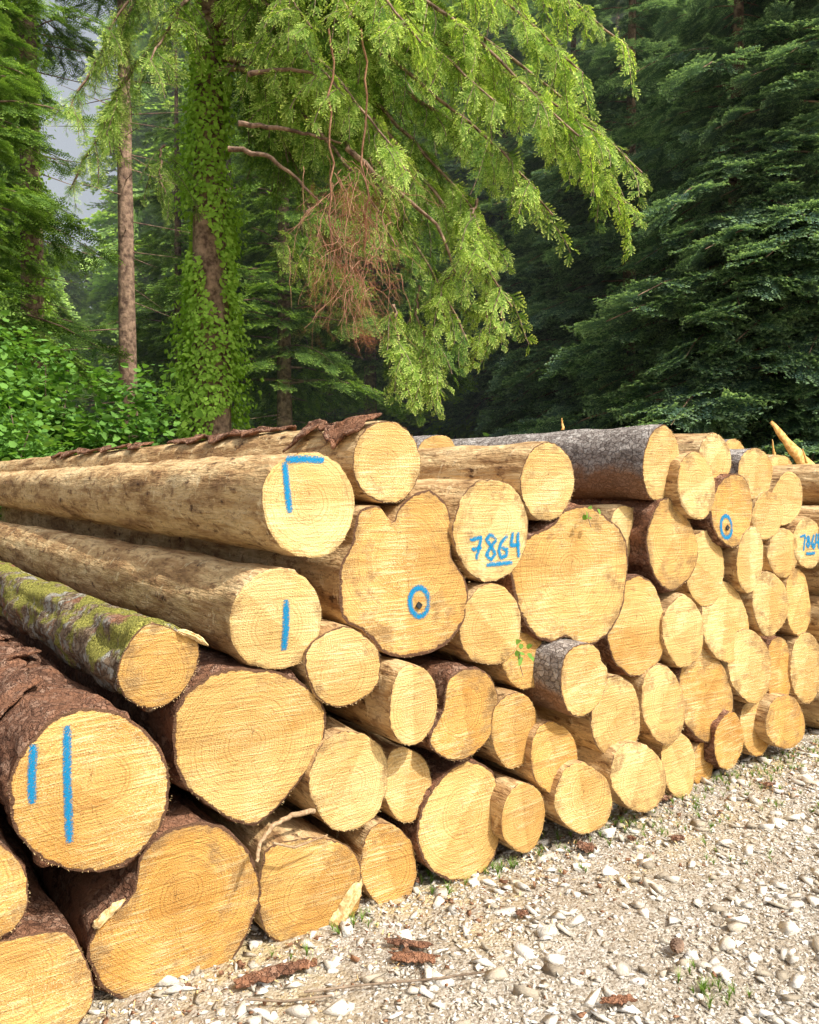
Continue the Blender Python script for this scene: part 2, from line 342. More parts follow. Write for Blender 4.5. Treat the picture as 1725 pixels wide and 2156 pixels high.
    vi=np.zeros(len(me.loops),dtype=np.int32); me.loops.foreach_get('vertex_index',vi); VV=np.array(V)
    if pith==(0,0): pith=(random.uniform(-.2,.2)*rm,random.uniform(-.2,.2)*rm)
    uv=np.stack([VV[vi,0]-pith[0],VV[vi,2]-pith[1]],1); me.uv_layers['end'].data.foreach_set('uv',uv.astype(np.float32).ravel())
    T=np.zeros(len(V)); TH=np.zeros(len(V)); 
    for i,t in enumerate(ts):
        T[1+i*NT:1+(i+1)*NT]=t; TH[1+i*NT:1+(i+1)*NT]=th/(2*np.pi)
    me.uv_layers['polar'].data.foreach_set('uv',np.stack([T[vi],TH[vi]],1).astype(np.float32).ravel())
    setattrs(me,tint=float(tint)+random.uniform(-.12,.12),seed=sd,barky=float(barky))
    mw=Matrix(((FD[0],AX[0],0,C[0]),(FD[1],AX[1],0,C[1]),(0,0,1,C[2]),(0,0,0,1)))
    o=add(name,me); o.matrix_world=mw
    return dict(o=o,C=C,off=off,yoff=yoff,r=r,th=th,rm=rm,L=L,mw=mw,bend=bend)
def loc_of(info,px,py):
    w=onface(px,py,info['off'])-info['C']; x=w@FD; z=w[2]; return x,z
def child(info,name,me):
    o=bpy.data.objects.new(name,me); COL.objects.link(o); o.parent=info['o']; return o
def paint(info,strokes,wpx=7,name='blue_paint_mark'):
    V=[];Fs=[];UV=[]
    for si,st in enumerate(strokes):
        pts=[]
        for a,b in zip(st[:-1],st[1:]):
            n=max(2,int(math.hypot(b[0]-a[0],b[1]-a[1])/4)); 
            for i in range(n): pts.append((a[0]+(b[0]-a[0])*i/n,a[1]+(b[1]-a[1])*i/n))
        pts.append(st[-1]); Lc=np.array([loc_of(info,*p) for p in pts])
        c0=loc_of(info,*pts[0]); c1=loc_of(info,pts[0][0],pts[0][1]+wpx); hw=abs(c1[1]-c0[1])
        d=np.gradient(Lc,axis=0); d/=np.linalg.norm(d,axis=1)[:,None]+1e-9; nn=np.stack([-d[:,1],d[:,0]],1); n=len(Lc); b=len(V)
        for i in range(n):
            for s in (-1,0,1):
                x,z=Lc[i]+nn[i]*hw*s; V.append((x,info['yoff'](x,z)-.002-.0004*si,z)); UV.append((s,2*i/(n-1)-1))
        for i in range(n-1):
            for s in (0,1): a=b+i*3+s; Fs.append((a,a+1,a+4,a+3))
    me=bpy.data.meshes.new(name); me.from_pydata(V,[],Fs); me.materials.append(MBLUE); u=me.uv_layers.new(name='uv')
    for lp in me.loops: u.data[lp.index].uv=UV[lp.vertex_index]
    child(info,name,me)
def circ(cx,cy,rx,ry,n=22): return [(cx+rx*math.cos(i*2*math.pi/n),cy+ry*math.sin(i*2*math.pi/n)) for i in range(n+1)]
def tag(info,px,py,s=.012):
    x,z=loc_of(info,px,py); y=info['yoff'](x,z)
    bm=bmesh.new(); bmesh.ops.create_cube(bm,size=1); bmesh.ops.scale(bm,vec=(s*1.7,.006,s*1.7),verts=bm.verts); bmesh.ops.bevel(bm,geom=bm.edges[:],offset=.001,segments=1)
    bmesh.ops.rotate(bm,cent=(0,0,0),matrix=Matrix.Rotation(math.radians(38),3,'Y'),verts=bm.verts); bmesh.ops.translate(bm,vec=(x,y-.006,z),verts=bm.verts)
    me=bpy.data.meshes.new('tag'); bm.to_mesh(me); bm.free(); me.materials.append(MMETAL); child(info,'id_tag',me)
def torn_slab(info,pts,w0,name='torn_slab',thick=.014):
    Lc=np.array([loc_of(info,*p) for p in pts]); t=np.linspace(0,len(Lc)-1,16); Lc=np.stack([np.interp(t,range(len(Lc)),Lc[:,j]) for j in range(2)],1); d=np.gradient(Lc,axis=0); d/=np.linalg.norm(d,axis=1)[:,None]; nn=np.stack([-d[:,1],d[:,0]],1); V=[];Fs=[]; s=random.uniform(0,50); m=9
    for i in range(16):
        f=i/15; env=min(1,f*5+.35)*min(1,(1-f)*3+.25)
        for j in range(m):
            u=2*j/(m-1)-1; ww=w0*env*(1+.45*mn.noise(Vector((f*9,u*2,s)))); x,z=Lc[i]+nn[i]*ww*u+d[i]*.9*w0*mn.noise(Vector((u*5,s,f*2)))*(1 if i in(0,15) else 0)
            V.append((x,info['yoff'](x,z)-.002-thick*(1-u*u)*env*(1+1.2*mn.noise(Vector((u*7,f*1.5,s)))),z))
    for i in range(15):
        for j in range(m-1): a=i*m+j; Fs.append((a,a+1,a+m+1,a+m))
    me=bpy.data.meshes.new(name); me.from_pydata(V,[],Fs); me.materials.append(MSPL); child(info,name,me)
def bark_flap(info,l0,l1,a0,a1,lift=.012,mat='red',name='loose_bark'):
    nl,na=50,14; V=[];Fs=[]; s=random.uniform(0,50)
    for i in range(nl):
        l=l0+(l1-l0)*i/(nl-1); e0=a0+.7*mn.noise(Vector((l*6,s,0)))+.2*mn.noise(Vector((l*25,s,0))); e1=a1+.7*mn.noise(Vector((l*6,s,9)))+.2*mn.noise(Vector((l*25,s,9)))
        for j in range(na):
            f=j/(na-1); a=e0+(e1-e0)*f; r=np.interp(a,info['th'],info['r'])*(1-.032*l)+lift+.015*mn.noise(Vector((l*8,a*3,s)))+.03*max(0,abs(f-.5)*2-.7)*(1+2*mn.noise(Vector((l*6,s,3))))
            V.append((math.cos(a)*r+info['bend']*l*l*.2,l+.02*mn.noise(Vector((a*6,s,i*.2))),math.sin(a)*r))
    for i in range(nl-1):
        for j in range(na-1): a=i*na+j; Fs.append((a,a+1,a+na+1,a+na))
    me=bpy.data.meshes.new(name); me.from_pydata(V,[],Fs); me.materials.append(MS[mat]); me.polygons.foreach_set('use_smooth',[True]*len(Fs)); setattrs(me,seed=s%10)
    o=child(info,name,me); md=o.modifiers.new('s','SOLIDIFY'); md.thickness=.008

E=lambda *a,**k: make_log('log',ell=a,**k)
Pg=lambda pts,**k: make_log('log',poly=pts,**k)
l1=E(650,1063,101,113,off=.05,tint=.05,nring=60,barky=0,rough=.03)
paint(l1,[[(602,968),(645,966),(687,969)],[(600,972),(603,1020),(608,1080)]],10)
l2=E(582,1305,95,108,off=.02,tint=.0,nring=60,barky=0,rough=.03); paint(l2,[[(601,1262),(602,1320),(600,1370)]],10)
lA=E(815,973,67,89,off=-.02,tint=.25,barky=.6,nring=50,L=6.8,rough=.03)
bark_flap(lA,.0,.45,1.7,2.5); bark_flap(lA,.7,1.9,1.5,2.1); bark_flap(lA,2.3,4.2,1.5,2.1)
lC=Pg([(262,1370),(290,1325),(325,1312),(375,1330),(415,1350),(418,1390),(400,1440),(370,1475),(325,1494),(275,1478),(250,1440),(250,1400)],off=.0,bark='mossy',tint=.75,barky=.8,nring=70,flare=.2)
torn_slab(lC,[(370,1326),(405,1338),(436,1358)],.010)
lD=E(190,1665,172,172,off=.02,bark='red',tint=.85,barky=1,nring=90,rough=.035,pith=(0.02,.02))
paint(lD,[[(68,1562),(64,1630),(66,1690)],[(138,1525),(140,1640),(147,1776)]],11)
bark_flap(lD,.25,1.3,1.5,2.6,.014)
lE=Pg([(380,1470),(450,1415),(540,1405),(620,1430),(680,1490),(675,1570),(650,1620),(590,1700),(545,1742),(500,1735),(430,1690),(385,1640),(368,1560)],off=-.02,bark='red',tint=.6,barky=.9,pith=(-.02,.01))
lF=E(-40,1878,103,104,off=.02,bark='red',tint=.7,barky=.8)
lG=Pg([(-130,2020),(-60,1992),(10,1985),(80,1972),(135,1966),(165,1990),(195,2060),(190,2115),(150,2170),(60,2215),(-60,2215),(-130,2140)],off=.03,bark='red',tint=.6,barky=.7)
lH=Pg([(300,1785),(370,1738),(440,1732),(500,1765),(545,1840),(548,1900),(510,1990),(470,2050),(400,2100),(300,2122),(225,2090),(188,2030),(192,1975),(225,1935),(275,1890),(290,1840)],off=-.03,bark='red',tint=.95,barky=.9,pith=(.02,.05))
torn_slab(lH,[(198,1955),(225,1925),(262,1893)],.014)
lI=Pg([(560,1790),(590,1775),(660,1763),(715,1772),(750,1805),(757,1850),(755,1910),(720,1965),(660,2000),(600,1995),(560,1960),(550,1890)],off=-.01,bark='peeled',tint=.85,barky=.6)
torn_slab(lI,[(700,1958),(728,1905),(755,1848)],.030,thick=.02)
E(818,1825,58,88,off=-.03,tint=.8,barky=.4)
lK=E(735,1643,84,108,off=.0,tint=.1,barky=.3)
E(857,1652,52,78,off=-.04,tint=.4,barky=.3)
Pg([(1000,1605),(1040,1625),(1055,1680),(1050,1760),(1020,1825),(965,1852),(905,1832),(880,1780),(890,1710),(930,1650),(965,1615)],off=.0,bark='red',tint=.6,barky=.9,flare=.3)
E(722,1405,77,82,off=.03,tint=.3,barky=.8)
E(871,1487,54,90,off=.08,tint=.15,barky=.3)
Pg([(945,1430),(985,1408),(1030,1420),(1052,1470),(1048,1530),(1010,1580),(970,1602),(925,1590),(902,1560),(930,1500)],off=.03,tint=.9,barky=.8,bark='red',flare=.2)
lQ=Pg([(765,1075),(800,1066),(818,1085),(828,1112),(845,1068),(880,1037),(912,1035),(940,1065),(952,1120),(945,1170),(970,1210),(980,1250),(970,1310),(930,1360),(850,1385),(800,1370),(770,1330),(725,1300),(721,1200),(745,1150),(752,1110)],off=.0,tint=.75,barky=.9,flare=.25,sm=0,pith=(0,.02))
paint(lQ,[circ(880,1267,19,30)],8); tag(lQ,878,1274)
lR=E(1034,1115,82,110,off=.02,tint=.0,barky=.4,rough=.03)
paint(lR,[[(987,1137),(1012,1131),(1008,1150),(1001,1178)],[(991,1157),(1013,1153)],[(1042,1130),(1030,1126),(1023,1136),(1034,1150),(1043,1166),(1034,1178),(1023,1168),(1034,1150),(1044,1138),(1042,1130)],
 [(1070,1128),(1056,1142),(1051,1160),(1056,1174),(1067,1170),(1069,1157),(1057,1153)],[(1082,1120),(1077,1148),(1098,1147)],[(1093,1120),(1092,1145),(1094,1174)],[(1022,1189),(1050,1187),(1080,1184)]],6.3)
E(1034,1316,62,86,off=.02,tint=.35,barky=.3)
lT=E(1153,1015,51,84,off=.03,tint=.1,barky=.6,rough=.03)
lU=Pg([(1205,1070),(1240,1065),(1290,1105),(1312,1150),(1310,1220),(1300,1290),(1265,1345),(1220,1357),(1195,1338),(1165,1355),(1130,1335),(1105,1290),(1088,1230),(1090,1170),(1120,1130),(1160,1110),(1185,1080)],off=.02,bark='red',tint=.5,barky=.8,flare=.35,pith=(.0,.03))
E(1392,975,41,81,off=-.02,bark='grey',tint=.1,barky=.6,nring=50,rough=.03)
E(1467,1022,41,75,off=.03,tint=.1,barky=.3)
E(1507,963,33,51,off=-.05,tint=.1)
E(1591,998,32,55,off=-.03,bark='grey',tint=.3)
lZ=Pg([(1548,998),(1575,1008),(1586,1050),(1580,1100),(1560,1140),(1540,1153),(1518,1140),(1500,1110),(1500,1060),(1518,1020)],off=.03,bark='red',tint=.8,barky=.9,flare=.2)
paint(lZ,[circ(1527,1109,11,23)],6); tag(lZ,1528,1111)
E(1657,1050,32,57,off=-.04,tint=.25); E(1617,1085,30,52,off=-.01,tint=.3)
E(1322,1120,36,56,off=-.12,tint=.1)
Pg([(1400,1050),(1415,1052),(1440,1080),(1462,1130),(1463,1180),(1445,1220),(1408,1245),(1378,1205),(1367,1140),(1380,1085)],off=.0,bark='red',tint=.6,barky=.8,flare=.2)
E(1485,1198,42,80,off=.0,tint=.5); E(1580,1178,34,69,off=.03,tint=.1); E(1650,1165,30,51,off=-.02,tint=.35)
lAH=E(1703,1145,30,53,off=-.01,tint=.1)
paint(lAH,[[(1686,1130),(1697,1127),(1693,1160)],[(1704,1128),(1700,1133),(1705,1143),(1702,1152),(1699,1146),(1704,1136),(1704,1128)],[(1713,1125),(1708,1145),(1712,1155),(1715,1146),(1709,1144)],[(1718,1122),(1716,1142),(1723,1141)],[(1722,1122),(1722,1156)],[(1697,1166),(1714,1164)]],4.5)
E(1340,1320,58,108,off=.0,tint=.7,bark='red',barky=.7); E(1440,1330,41,73,off=.03,tint=.1); E(1527,1308,52,83,off=.0,tint=.3)
E(1622,1270,36,66,off=.02,tint=.2); E(1681,1271,28,72,off=-.02,tint=.6)
E(1105,1393,46,59,off=-.03,tint=.8); 
Pg([(1200,1368),(1235,1355),(1262,1368),(1268,1392),(1282,1410),(1278,1450),(1255,1490),(1222,1511),(1190,1490),(1180,1440),(1184,1395)],off=.12,bark='grey',tint=.3,barky=.7,flare=.1)
E(1083,1535,51,82,off=.02,tint=.8); E(1168,1598,50,77,off=.05,tint=.8); E(1103,1722,50,75,off=.06,tint=.7); E(1229,1683,57,74,off=.1,tint=.6)
E(1298,1512,53,90,off=.04,tint=.4,barky=.6); E(1397,1482,46,83,off=.03,tint=.25); E(1487,1465,48,100,off=.0,tint=.85,bark='red',barky=.7)
E(1578,1400,40,76,off=.03,tint=.4); E(1641,1412,30,70,off=-.02,tint=.9,bark='red'); E(1698,1405,29,75,off=.0,tint=.4)
E(1345,1635,55,71,off=.1,tint=.2); E(1430,1610,36,71,off=.02,tint=.4); E(1480,1608,25,48,off=-.02,tint=1.)
E(1535,1562,37,62,off=.03,tint=.9,bark='red'); E(1590,1532,28,60,off=.0,tint=.7); E(1655,1522,43,57,off=.06,tint=.8)
E(1560,1232,22,30,off=-.15,tint=.5); E(1270,1260,22,40,off=-.25,tint=.5); E(690,1260,50,60,off=-.35,tint=.5); E(940,1240,40,40,off=-.5,tint=.5)
E(1440,940,30,25,off=-.5,tint=.4); E(1545,955,26,30,off=-.35,tint=.3,bark='grey'); lX=E(1640,985,30,28,off=-.45,tint=.3)
E(-190,1700,150,150,off=.0,tint=.6,bark='red'); E(-230,2000,140,150,off=.0,tint=.5,bark='red')
E(920,960,40,45,off=-1.2,tint=.3,bark='grey'); E(1260,985,40,45,off=-1.3,tint=.3,bark='grey')
s1=(onface(1740,1300)-G)@FD
def world_log(s,z,r,**k):
    c=G+FD*s+np.array([0,0,z]); 
    d=c-CAM; y=d@np.array([0,math.cos(PITCH),-math.sin(PITCH)]); px=862.5+F*d[0]/y; py=1078-F*(d@np.array([0,math.sin(PITCH),math.cos(PITCH)]))/y
    c2=c+FD*r; d2=c2-CAM; y2=d2@np.array([0,math.cos(PITCH),-math.sin(PITCH)]); px2=862.5+F*d2[0]/y2
    E(px,py,px2-px,r*F/y,off=random.uniform(-.04,.04),**k)
for row in range(6):
    for i in range(5):
        world_log(s1+.14+i*.30+(row%2)*.15-.02*row,.15+row*.262,.142+random.uniform(-.012,.012),tint=random.uniform(.15,.65),bark='peeled' if row>2 else random.choice(['peeled','peeled','red','grey']),nring=14)
def shard(name,a,b,w0,th,mat,n=12,seed=0):
    r=np.random.default_rng(seed); a=np.array(a);b=np.array(b); d=b-a; s=np.cross(d,[0.3,-1,0]); s/=np.linalg.norm(s); q=np.cross(d,s); q/=np.linalg.norm(q); V=[];Fc=[]
    for i in range(n):
        t=i/(n-1); w_=w0*(1-.85*t)*(1+.15*r.normal()*(.3+t)); c=a+d*t+s*r.normal()*.002
        for (u,v_) in ((-1,-1),(1,-1),(1,1),(-1,1)): V.append(c+s*u*w_+q*v_*th*(1-.6*t))
    for i in range(n-1):
        for j in range(4): k=(j+1)%4; Fc.append((i*4+j,i*4+k,i*4+4+k,i*4+4+j))
    m=(n-1)*4; Fc+=[(0,3,2,1),(m,m+1,m+2,m+3)]
    return mesh_np(name,V,Fc,mat)
mo=mat_simple('split_wood',(.50,.24,.06),(.78,.52,.20),40)
add('broken_timber_slab',shard('broken_timber_slab',P(1708,995,5.6),P(1624,888,5.5),.06,.012,mo,seed=3))
for k,(a,b) in enumerate([((1632,965),(1626,925)),((1700,975),(1690,945)),((1186,905),(1183,880))]): add('wood_splinter',shard('wood_splinter',P(*a,5.4),P(*b,5.4),.009,.006,mo,seed=k))
cu=[(540,1815),(548,1775),(575,1740),(615,1716),(662,1706)]; c=np.array([onface(x,y,.07-.02*i) for i,(x,y) in enumerate(cu)]); t=np.linspace(0,4,20)
cc=np.stack([np.interp(t,range(5),c[:,j]) for j in range(3)],1)+rng.normal(0,.002,(20,3)); cu2=[(575,1775),(620,1785),(690,1758)]; c2=np.array([onface(x,y,.06) for x,y in cu2])
V,Fc=tubes([(cc,np.linspace(.006,.009,20)),(c2,np.array([.004,.004,.002]))],7); add('curled_branch',mesh_np('curled_branch',V,Fc,mat_simple('branch_bark',(.24,.15,.08),(.46,.33,.20),90),smooth=True))

# ------------------------------------------------ ground
def mat_ground():
    m=M('gravel_and_soil'); p=m.n('ShaderNodeNewGeometry').outputs['Position']
    v1=m.vor(p,38); v2=m.vor(p,75); nz=m.noise(p,3,4,.6); fn=m.noise(p,160,3,.7)
    s1_=m.n('ShaderNodeSeparateColor'); m.set(s1_.inputs[0],v2.outputs['Color'])
    c=m.ramp(s1_.outputs[0],[(0,(.28,.235,.18)),(.4,(.46,.41,.34)),(.75,(.60,.56,.49)),(1,(.74,.71,.65))])
    c=m.mix(m.mapr(nz.outputs[0],.42,.62,0,.5),c,(.40,.32,.22))
    c=m.mix(m.mapr(fn.outputs[0],.35,.7,.45,0),c,(.22,.17,.12))
    d=m.math('ADD',m.vmath('DOT_PRODUCT',p,tuple(N)).outputs['Value'],-float(G@N))
    sdm=m.math('MULTIPLY',m.mapr(d,.0,.6,1,0),m.mapr(m.noise(p,2.2,4,.7).outputs[0],.45,.58)); c=m.mix(m.math('MULTIPLY',sdm,.6),c,m.mix(fn.outputs[0],(.46,.32,.12),(.74,.58,.28)))
    forest=m.math('MAXIMUM',m.mapr(m.math('ADD',d,m.math('MULTIPLY',nz.outputs[0],1.)),-5.5,-6.2),0)
    fc=m.mix(m.mapr(m.noise(p,6,3).outputs[0],.4,.6),(.08,.055,.035),(.12,.19,.045)); c=m.mix(forest,c,fc)
    h=m.math('ADD',m.mapr(v1.outputs['Distance'],0,.03,1,0),m.math('ADD',m.mapr(v2.outputs['Distance'],0,.6,1,0),fn.outputs[0]))
    return m.done(m.pbr(c,.95,m.bump(h,.012,.8),.1))
MG=mat_ground()
gs=np.unique(np.r_[np.linspace(-400,-20,16),np.linspace(-20,20,60),np.linspace(20,400,16)]); nx=len(gs); X,Y=np.meshgrid(gs,gs)
Z=np.zeros_like(X)
Z+=np.where(Y>11,np.minimum((Y-11)*.03,1.5),0)
i=np.arange(nx-1)[:,None]*nx+np.arange(nx-1)[None]
add('ground',mesh_np('ground',np.stack([X.ravel(),Y.ravel(),Z.ravel()],1),np.stack([i,i+1,i+nx+1,i+nx],-1).reshape(-1,4),MG))
def stone(seed):
    r=np.random.default_rng(seed); n=r.integers(6,10); p=r.uniform(-1,1,size=(n,3)); p/=np.maximum(np.abs(p).max(1),.001)[:,None]; p*=r.uniform(.6,1.,(n,1)); p*=[1.0,r.uniform(.45,.9),r.uniform(.22,.5)]
    bm=bmesh.new(); [bm.verts.new(q) for q in p]; g=bmesh.ops.convex_hull(bm,input=bm.verts); bmesh.ops.triangulate(bm,faces=bm.faces[:])
    bm.verts.ensure_lookup_table(); used=[v for v in bm.verts if v.link_faces]; idx={v:i for i,v in enumerate(used)}
    V=np.array([v.co[:] for v in used]); V-=V.mean(0); Fc=np.array([[idx[v] for v in f.verts] for f in bm.faces]); bm.free(); return V,Fc
ST=[stone(s) for s in range(30)]
def m_stone():
    m=M('limestone_gravel'); a=m.attr('rnd'); p=m.n('ShaderNodeNewGeometry').outputs['Position']; nz=m.noise(p,90,3,.7)
    c=m.ramp(a,[(0,(.26,.22,.17)),(.2,(.48,.42,.33)),(.45,(.60,.575,.53)),(.7,(.68,.64,.56)),(1,(.82,.80,.76))])
    c=m.mix(m.mapr(nz.outputs[0],.42,.68,0,.45),c,(.42,.35,.25)); return m.done(m.pbr(c,.9,m.bump(nz.outputs[0],.005,.8),.15))
MST=m_stone()
def scatter_stones(name,pos,size,mat,tilt=.4):
    V=[];Fc=[];A=[];b=0
    kind=rng.integers(0,len(ST),len(pos))
    for k,(sv,sf) in enumerate(ST):
        q=np.where(kind==k)[0]; n=len(q)
        if n==0: continue
        a=rng.uniform(0,2*np.pi,n); tl=rng.normal(0,tilt,n); R=np.zeros((n,3,3)); ca,sa,ct,s_=np.cos(a),np.sin(a),np.cos(tl),np.sin(tl)
        R[:,0,0]=ca;R[:,0,1]=-sa*ct;R[:,0,2]=sa*s_;R[:,1,0]=sa;R[:,1,1]=ca*ct;R[:,1,2]=-ca*s_;R[:,2,1]=s_;R[:,2,2]=ct
        vv=np.einsum('nij,vj->nvi',R,sv)*size[q][:,None,None]+pos[q][:,None]
        V.append(vv.reshape(-1,3)); Fc.append((sf[None]+(b+np.arange(n)*len(sv))[:,None,None]).reshape(-1,3)); A.append(np.repeat(rng.uniform(0,1,n),len(sv))); b+=n*len(sv)
    return add(name,mesh_np(name,np.concatenate(V),np.concatenate(Fc),mat,{'rnd':np.concatenate(A)}))
def fpos(s,d,z): return G[None]+FD[None]*s[:,None]+N[None]*d[:,None]+np.array([0,0,1.])[None]*z[:,None]
n=46000; s=rng.uniform(-1.2,5,n); d=rng.uniform(-.35,1.9,n); sz=np.exp(rng.normal(math.log(.0080),.45,n))
big=rng.uniform(0,1,n)<.085; sz=np.where(big,.016+.036*rng.uniform(0,1,n)**2.2,np.clip(sz,.0035,.016))
keep=rng.uniform(0,1,n)< np.where((np.array([mn.noise(Vector((a*1.3,b*1.3,3))) for a,b in zip(s,d)])>.15)&(sz<.02),.4,1)
n2=9000; s2=rng.uniform(-5,14,n2); d2=rng.uniform(1.5,6,n2); sz2=np.clip(np.exp(rng.normal(math.log(.018),.45,n2)),.006,.05)
s=np.r_[s[keep],s2]; d=np.r_[d[keep],d2]; sz=np.r_[sz[keep],sz2]
scatter_stones('gravel',fpos(s,d,sz*.15),sz,MST)
n=2600; s=rng.uniform(-1,6,n); d=np.where(rng.uniform(0,1,n)<.6,np.abs(rng.normal(0,.25,n)),rng.uniform(0,1.9,n)); scatter_stones('bark_litter',fpos(s,d,rng.uniform(.004,.016,n)),np.exp(rng.normal(math.log(.006),.5,n)),MCRUMB,.6)
n=1500; s=rng.uniform(-.5,6,n); d=np.abs(rng.normal(0,.2,n)); 
pp=fpos(s,d,rng.uniform(.006,.022,n)); a=rng.uniform(0,6.28,n); ln=rng.uniform(.002,.008,n); wd=rng.uniform(.0008,.0025,n)
dx=np.stack([np.cos(a)*ln,np.sin(a)*ln,rng.normal(0,.003,n)],1); dy=np.stack([-np.sin(a)*wd,np.cos(a)*wd,np.zeros(n)],1)
V=np.stack([pp-dx-dy,pp+dx-dy,pp+dx+dy,pp-dx+dy],1).reshape(-1,3); add('wood_chips',mesh_np('wood_chips',V,np.arange(4*n).reshape(-1,4),MSPL))
def ground_px(px,py):
    d=ray(px,py); t=-CAM[2]/d[2]; return CAM+d*t
for (px,py,ln,wd,an) in [(570,2065,.11,.03,.5),(640,2045,.04,.02,.3),(872,2030,.07,.025,-.1),(860,2000,.07,.015,-.2),(1235,1795,.04,.03,-.8),(1400,1690,.04,.02,.4),(1425,1775,.03,.02,.2),(1300,2120,.05,.015,.1),(860,1868,.04,.02,.4),(1100,1935,.02,.015,.1),(1330,1775,.02,.012,2),(1620,1660,.03,.015,.2)]:
    c=ground_px(px,py); nl,na=14,6; V=[];Fs=[]; sd=random.uniform(0,99)
    for i in range(nl):
        for j in range(na):
            u=(i/(nl-1)-.5)*2; v=(j/(na-1)-.5)*2; e=1+.9*mn.noise(Vector((i*.6,j*9.,sd))); V.append((u*ln*(1+.25*mn.noise(Vector((j*.8,sd,1)))),v*wd*e*(1-.4*abs(u)),.018+.35*wd*(1-v*v)+.008*mn.noise(Vector((i*.7,j*.7,sd)))))
    for i in range(nl-1):
        for j in range(na-1): a=i*na+j; Fs.append((a,a+1,a+na+1,a+na))
    me=bpy.data.meshes.new('bark_piece'); me.from_pydata(V,[],Fs); me.materials.append(MS['red']); setattrs(me,seed=sd%10); o=add('bark_piece',me); o.location=c; o.rotation_euler=(0,0,an); md=o.modifiers.new('s','SOLIDIFY'); md.thickness=.005
c=ground_px(1425,2012); V=[];Fc=[]
for i in range(90):
    t=i/90; a=i*2.4; r=.02*math.sin(math.pi*min(.98,t*.9+.1)); x=(t-.5)*.07; b=len(V); ca,sa=math.cos(a),math.sin(a); q=.007
    V+=[(x,ca*r*.4,sa*r*.4),(x+q,ca*r-sa*q,sa*r+ca*q),(x+q*1.8,ca*r*1.15,sa*r*1.15),(x+q,ca*r+sa*q,sa*r-ca*q)]; Fc.append((b,b+1,b+2,b+3))
me=bpy.data.meshes.new('pine_cone'); me.from_pydata(V,[],Fc); me.materials.append(MTRUNK); o=add('pine_cone',me); o.location=c+[0,0,.03]; o.rotation_euler=(0,.1,1.1)
tw=[]
for pl in ([(640,2105),(760,2090),(900,2078),(1020,2062)],[(520,2120),(600,2125),(700,2112)],[(1210,1800),(1230,1765)]):
    q=np.array([ground_px(*p) for p in pl])+[0,0,.022]; tw.append((q,.0035))
V,Fc=tubes(tw,5); add('fallen_twigs',mesh_np('fallen_twigs',V,Fc,MTWIG))

# ------------------------------------------------ foliage templates (arrays, merged into boughs)
def spray(ntw=12,nl=.055,nw=.012,step=.035,seed=1,droop=.25,ang=.85,twl=.48,t0=1):
    r=random.Random(seed); V=[];Fc=[];T=[]
    def twig(p,d,l,t0):
        n=max(3,int(l/step)); up=np.array([0,0,1.]); side=np.cross(d,up); side/=np.linalg.norm(side)
        for i in range(n+1):
            f=i/n; q=p+d*l*f+np.array([0,0,-droop*(l*f)**2])
            ns=3 if i<n else 4
            for s_ in range(ns):
                ph=r.uniform(0,2*math.pi) if s_>1 else (0 if s_ else math.pi)
                o=side*math.cos(ph)+up*math.sin(ph)*.6; dd=o*.8+d*.75; dd/=np.linalg.norm(dd); ww=np.cross(dd,np.array([r.uniform(-.3,.3),r.uniform(-.3,.3),1])); ww/=np.linalg.norm(ww); b=len(V)
                L_=nl*r.uniform(.8,1.2)*(1-.3*f)
                V.extend([q-ww*nw,q+ww*nw,q+dd*L_+ww*nw*.35,q+dd*L_-ww*nw*.35]); Fc.append((b,b+1,b+2,b+3)); tv=max(0,min(1,(f-.45)*1.7))*t0; T.extend([tv]*4)
    twig(np.zeros(3),np.array([0,1.,0]),1.,t0)
    for i in range(ntw):
        y=.08+.82*i/ntw; s_=1 if i%2 else -1; a=ang*r.uniform(.85,1.15); d=np.array([s_*math.sin(a),math.cos(a),r.uniform(-.15,.1)]); d/=np.linalg.norm(d)
        twig(np.array([0,y,-droop*y*y]),d,twl*(1.05-y*.65)*r.uniform(.8,1.15),t0)
    return np.array(V),np.array(Fc),np.array(T)
A_SP=[spray(ntw=8,nl=.08,nw=.019,step=.06,seed=q) for q in (1,2)]
A_FIR=spray(ntw=11,nl=.085,nw=.024,step=.085,seed=3,droop=.1,twl=.55)
A_FAR=spray(ntw=7,nl=.15,nw=.055,step=.17,seed=4,twl=.6)
A_DEAD=spray(ntw=8,nl=.03,nw=.007,step=.07,seed=6,droop=.3)
def branchlet(name,mat,seed):
    r=np.random.default_rng(seed); ns=10; tt=np.linspace(.05,1,ns); k=.45*r.uniform(.4,1.4)
    pts=np.stack([.08*np.sin(tt*3+r.uniform(0,6)),tt,-k*tt*tt],1); d=np.gradient(pts,axis=0); sg=np.where(np.arange(ns)%2==0,1,-1)*r.uniform(.5,1.2,ns)
    d=d/np.linalg.norm(d,axis=1)[:,None]+np.stack([sg,0*sg,-r.uniform(-.2,.45,ns)],1); V,Fc,t,rn=merge(A_SP[seed%2],pts,d,np.array([0,0,1.])+r.normal(0,.45,(ns,3)),r.uniform(.24,.40,ns)*(1.1-.25*tt))
    st=np.concatenate([[[0,0,0]],pts]); V2,F2=tubes([(st,.010)],3); mi=np.r_[np.zeros(len(Fc)),np.ones(len(F2))]
    me=mesh_np(name,np.concatenate([V,V2]),np.concatenate([Fc,F2+len(V)]),attr={'tip':np.r_[t,np.zeros(len(V2))],'rnd':np.r_[rn,np.zeros(len(V2))]},mats=[mat,MTWIG],mi=mi)
    return bpy.data.objects.new(name,me)
B_BR=[branchlet('spruce_branchlet_new',ML_BR,q) for q in range(6)]; B_DK=[branchlet('spruce_branchlet',ML_DK,q+10) for q in range(3)]
